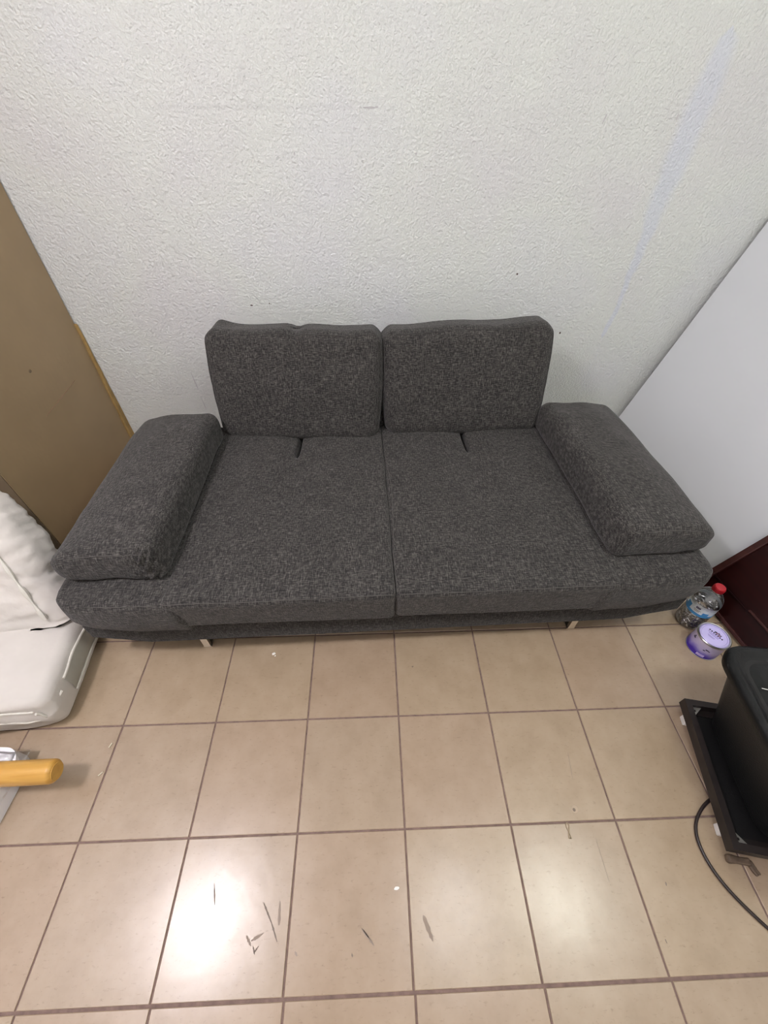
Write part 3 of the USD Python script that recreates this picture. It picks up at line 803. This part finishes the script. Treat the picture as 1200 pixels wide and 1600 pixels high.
# ------------------------------------------------------------------ tin of filler
TC = np.array([1.143, .205, 0]); TR, TH = .0515, .088
tn = thing('filler_tin', 'round violet and lilac printed tin with lilac lid in front of the bottle', 'tin', TC, -60.0)
obj('can', lathe([(0, .002), (TR - .002, .001), (TR, .003), (TR, TH - .006), (TR - .001, TH - .004), (0, TH - .004)], 48), M_tinprint, tn, 40)
obj('bottom_rim', lathe([(TR - .002, 0), (TR + .0012, .0005), (TR + .0014, .004), (TR - .001, .0045)], 48), M_tin, tn, 40)
obj('top_rim', lathe([(TR - .003, TH - .008), (TR + .0018, TH - .007), (TR + .0022, TH - .001), (TR, TH + .001), (TR - .003, TH), (TR - .004, TH - .005)], 48), M_tin, tn, 40)
lid_ = obj('lid', lathe([(0, TH - .0015), (TR - .011, TH - .0015), (TR - .0105, TH + .0005), (TR - .008, TH + .001), (TR - .005, TH - .001), (TR - .0035, TH - .005)], 48), M_lidprint, tn, 40)
obj('lid_groove', lathe([(TR - .0118, TH - .0012), (TR - .0108, TH - .0009), (TR - .0100, TH + .0006), (TR - .0108, TH + .0002)], 48), M_ink_l, lid_, 40)


def dabs(specs, mat_, parent, z, name='print'):
    ms_ = []
    for (x, y, w, h, a) in specs:
        b_ = box(0, 0, 0, w, h, .0004); b_.apply_transform(rot([0, 0, 1], a)); b_.apply_translation((x, y, z)); ms_.append(b_)
    return obj(name, cat_(ms_), mat_, parent, False)


zl = TH - .0012
dabs([(-.022 + .0075 * k, .0105 - .0006 * k, .0045, .0055, (-8, 12, -14, 6, 10, -6, 9)[k]) for k in range(7)], M_ink, lid_, zl, 'lettering')
dabs([(-.004, .017, .008, .006, 20), (.006, .0195, .007, .005, -30), (.013, .016, .007, .004, 40)], M_ink, lid_, zl, 'emblem')
dabs([(.001, .0155, .007, .004, -20), (.010, .0125, .006, .004, 15)], M_ink_red, lid_, zl + .0002, 'emblem')
dabs([(-.004, .002, .040, .0024, 0), (-.002, -.004, .034, .0022, 0), (-.004, -.013, .026, .0020, 0), (-.003, -.017, .020, .0018, 0)], M_ink_l, lid_, zl, 'lettering')


def wrap_patch(r, a0, a1, z0, z1, n=12, th=.0005):
    g = np.linspace(R8(a0), R8(a1), n); v = []
    for rr in (r, r + th):
        for z in (z0, z1):
            v.append(np.c_[rr * np.cos(g), rr * np.sin(g), np.full(n, z)])
    v = np.vstack(v); f = []
    for a, b in ((0, 1), (3, 2), (1, 3), (2, 0)):
        for i in range(n - 1):
            f += [(a * n + i, b * n + i, b * n + i + 1), (a * n + i, b * n + i + 1, a * n + i + 1)]
    m = trimesh.Trimesh(v, np.array(f), process=False); m.fix_normals(); return m


obj('print', cat_([wrap_patch(TR, -74, -64, .052, .057, 5), wrap_patch(TR, -80, -73, .045, .049, 4), wrap_patch(TR, -63, -58, .049, .053, 4)]), M_ink, tn, False)
obj('print', cat_([wrap_patch(TR, -140, -128, .058, .064, 5), wrap_patch(TR, -136, -131, .066, .071, 4)]), M_ink, tn, False)
obj('price_tag', wrap_patch(TR, -88, -60, .010, .021, 10, .0007), M_tagw, tn, False)
obj('print', cat_([wrap_patch(TR + .0006, -85 + 4 * k, -83.2 + 4 * k, .012, .019, 3, .0004) for k in range(6)]), M_ink_l, tn, False)

# ------------------------------------------------------------------ bottle of screws
BC = np.array([1.150, .316, 0]); BR = .046
bt = thing('plastic_bottle', 'clear plastic bottle with red cap and blue and white label beside the sofa', 'bottle', BC, 0)
prof = [(0, .006), (.02, .004), (.034, .0), (.042, .003), (BR, .012), (BR, .03), (BR - .002, .034), (BR, .038), (BR, .054), (BR - .002, .058), (BR, .062), (BR, .082), (BR - .001, .085), (BR - .001, .122), (BR, .125), (BR, .142), (BR - .003, .153),
        (.038, .165), (.029, .176), (.020, .184), (.0165, .188), (.0165, .192), (.019, .193), (.019, .195), (.0155, .196), (.0155, .208)]
prof = [(a, b * 1.07) for a, b in prof]
obj('shell', lathe(prof, 48), M_pet, bt, 50)
capm = lathe([(0, .229), (.0155, .229), (.0178, .227), (.0186, .223), (.0186, .2095), (.0165, .2095), (0, .212)], 36)
obj('cap', capm, M_red, bt, 40)
obj('cap_ribs', cat_([box(.0187 * math.cos(a), .0187 * math.sin(a), .217, .0012, .0012, .013) for a in np.linspace(0, 2 * math.pi, 31)[:-1]]), M_red, bt, False)
lab = obj('label', wrap_patch(BR - .0006, -180, 179.9, .092, .146, 48, .0006), M_lab_white, bt, 40)
obj('blue_band', wrap_patch(BR + .0001, -180, 179.9, .092, .104, 48, .0004), M_lab_blue, lab, 40)
obj('blue_panel', wrap_patch(BR + .0002, -122, -98, .093, .118, 10, .0004), M_lab_blue, lab, 40)
obj('blue_panel', wrap_patch(BR + .0002, -205, -178, .093, .125, 10, .0004), M_lab_blue, lab, 40)
obj('print', cat_([wrap_patch(BR + .0004, -158 + 5 * k, -154 + 5 * k, .126, .135, 3, .0004) for k in range(4)]), M_ink, lab, False)
obj('print', cat_([wrap_patch(BR + .0004, -162, -132, .118, .1198, 8, .0003), wrap_patch(BR + .0004, -158, -136, .1125, .1142, 8, .0003)]), M_scuff, lab, False)
parts = []
rs = random.Random(3)
for k in range(420):
    L = rs.uniform(.012, .026); a, rr = rs.uniform(0, 2 * math.pi), (BR - .012) * math.sqrt(rs.random()); z = rs.uniform(.012, .082)
    d = np.array([rs.gauss(0, 1), rs.gauss(0, 1), rs.gauss(0, .5)]); d /= np.linalg.norm(d)
    c0 = np.array([rr * math.cos(a), rr * math.sin(a), z])
    e0, e1 = c0 - d * L / 2, c0 + d * L / 2
    for e in (e0, e1):
        h = math.hypot(e[0], e[1])
        if h > BR - .0065:
            e[:2] *= (BR - .0065) / h
        e[2] = max(e[2], .010)
    parts.append(tube([e0, e0 * .9 + e1 * .1, e1], [.0034, .0016, .0013], 5))
tag(obj('loose_screws', trimesh.Trimesh(cat_(parts).vertices + BC, cat_(parts).faces, process=False), M_steel, smooth=False), 'shiny grey screws filling the lower half of the clear bottle', 'screws', None, 'stuff')

# ------------------------------------------------------------------ small litter on the tiles
def chip(name, label, cat, x, y, sx, sy, sz, ang, mat_, seed):
    m = trimesh.creation.icosphere(2, 1.0); m.vertices *= (1 + .5 * (meshkit.noise(m.vertices * 2.2 + 5, seed) - .5))[:, None]
    m.apply_scale((sx / 2, sy / 2, sz / 2)); m.apply_transform(rot([0, 0, 1], ang)); m.apply_translation((x, y, 0)); m.vertices[:, 2] -= m.vertices[:, 2].min()
    return tag(obj(name, m, mat_, smooth=False), label, cat)


def stick(name, label, cat, x, y, L, r, ang, mat_):
    m = tube([(-L / 2, 0, r), (0, 0, r * 1.05), (L / 2, 0, r)], r, 7); m.apply_transform(rot([0, 0, 1], ang)); m.apply_translation((x, y, 0))
    return tag(obj(name, m, mat_, smooth=40), label, cat)


chip('plaster_crumb', 'white crumb on the tile in front of the sofa, left of centre', 'crumb', -.446, .230, .012, .009, .004, 20, M_crumb, 3)
chip('plaster_crumb', 'tiny white crumb beside the white crumb in front of the sofa', 'crumb', -.440, .222, .006, .005, .003, 50, M_crumb, 4)
chip('plaster_crumb', 'white crumb on the shiny tiles near the bottom centre', 'crumb', -.030, -.422, .013, .007, .003, 10, M_crumb, 6)
stick('wood_splinter', 'short pale splinter by the tile joint right of the mattress corner', 'splinter', -.915, -.058, .014, .0022, 70, M_wood_chip)
stick('wood_splinter', 'short pale splinter in the shadow of the yellow pole end', 'splinter', -.912, -.136, .014, .0020, 45, M_wood_chip)
pin = cat_([tube(smooth_path([(-.0045, -.016, .0015), (-.0045, .012, .0015), (-.003, .016, .0015), (0, .0172, .0015), (.003, .016, .0015), (.0045, .012, .0015), (.0045, -.016, .0015)], 40), .0013, 6)])
pin.apply_transform(rot([0, 0, 1], -4)); pin.apply_translation((.458, -.319, 0))
tag(obj('wire_staple', pin, plain('dull_wire', (.30, .23, .15), .4, metallic=.4)), 'small narrow wire staple on the tile below the drill hole', 'staple')
chip('dark_crumb', 'tiny dark crumb on the tile below the sofa centre', 'crumb', .060, .165, .006, .004, .002, 20, M_dark, 8)
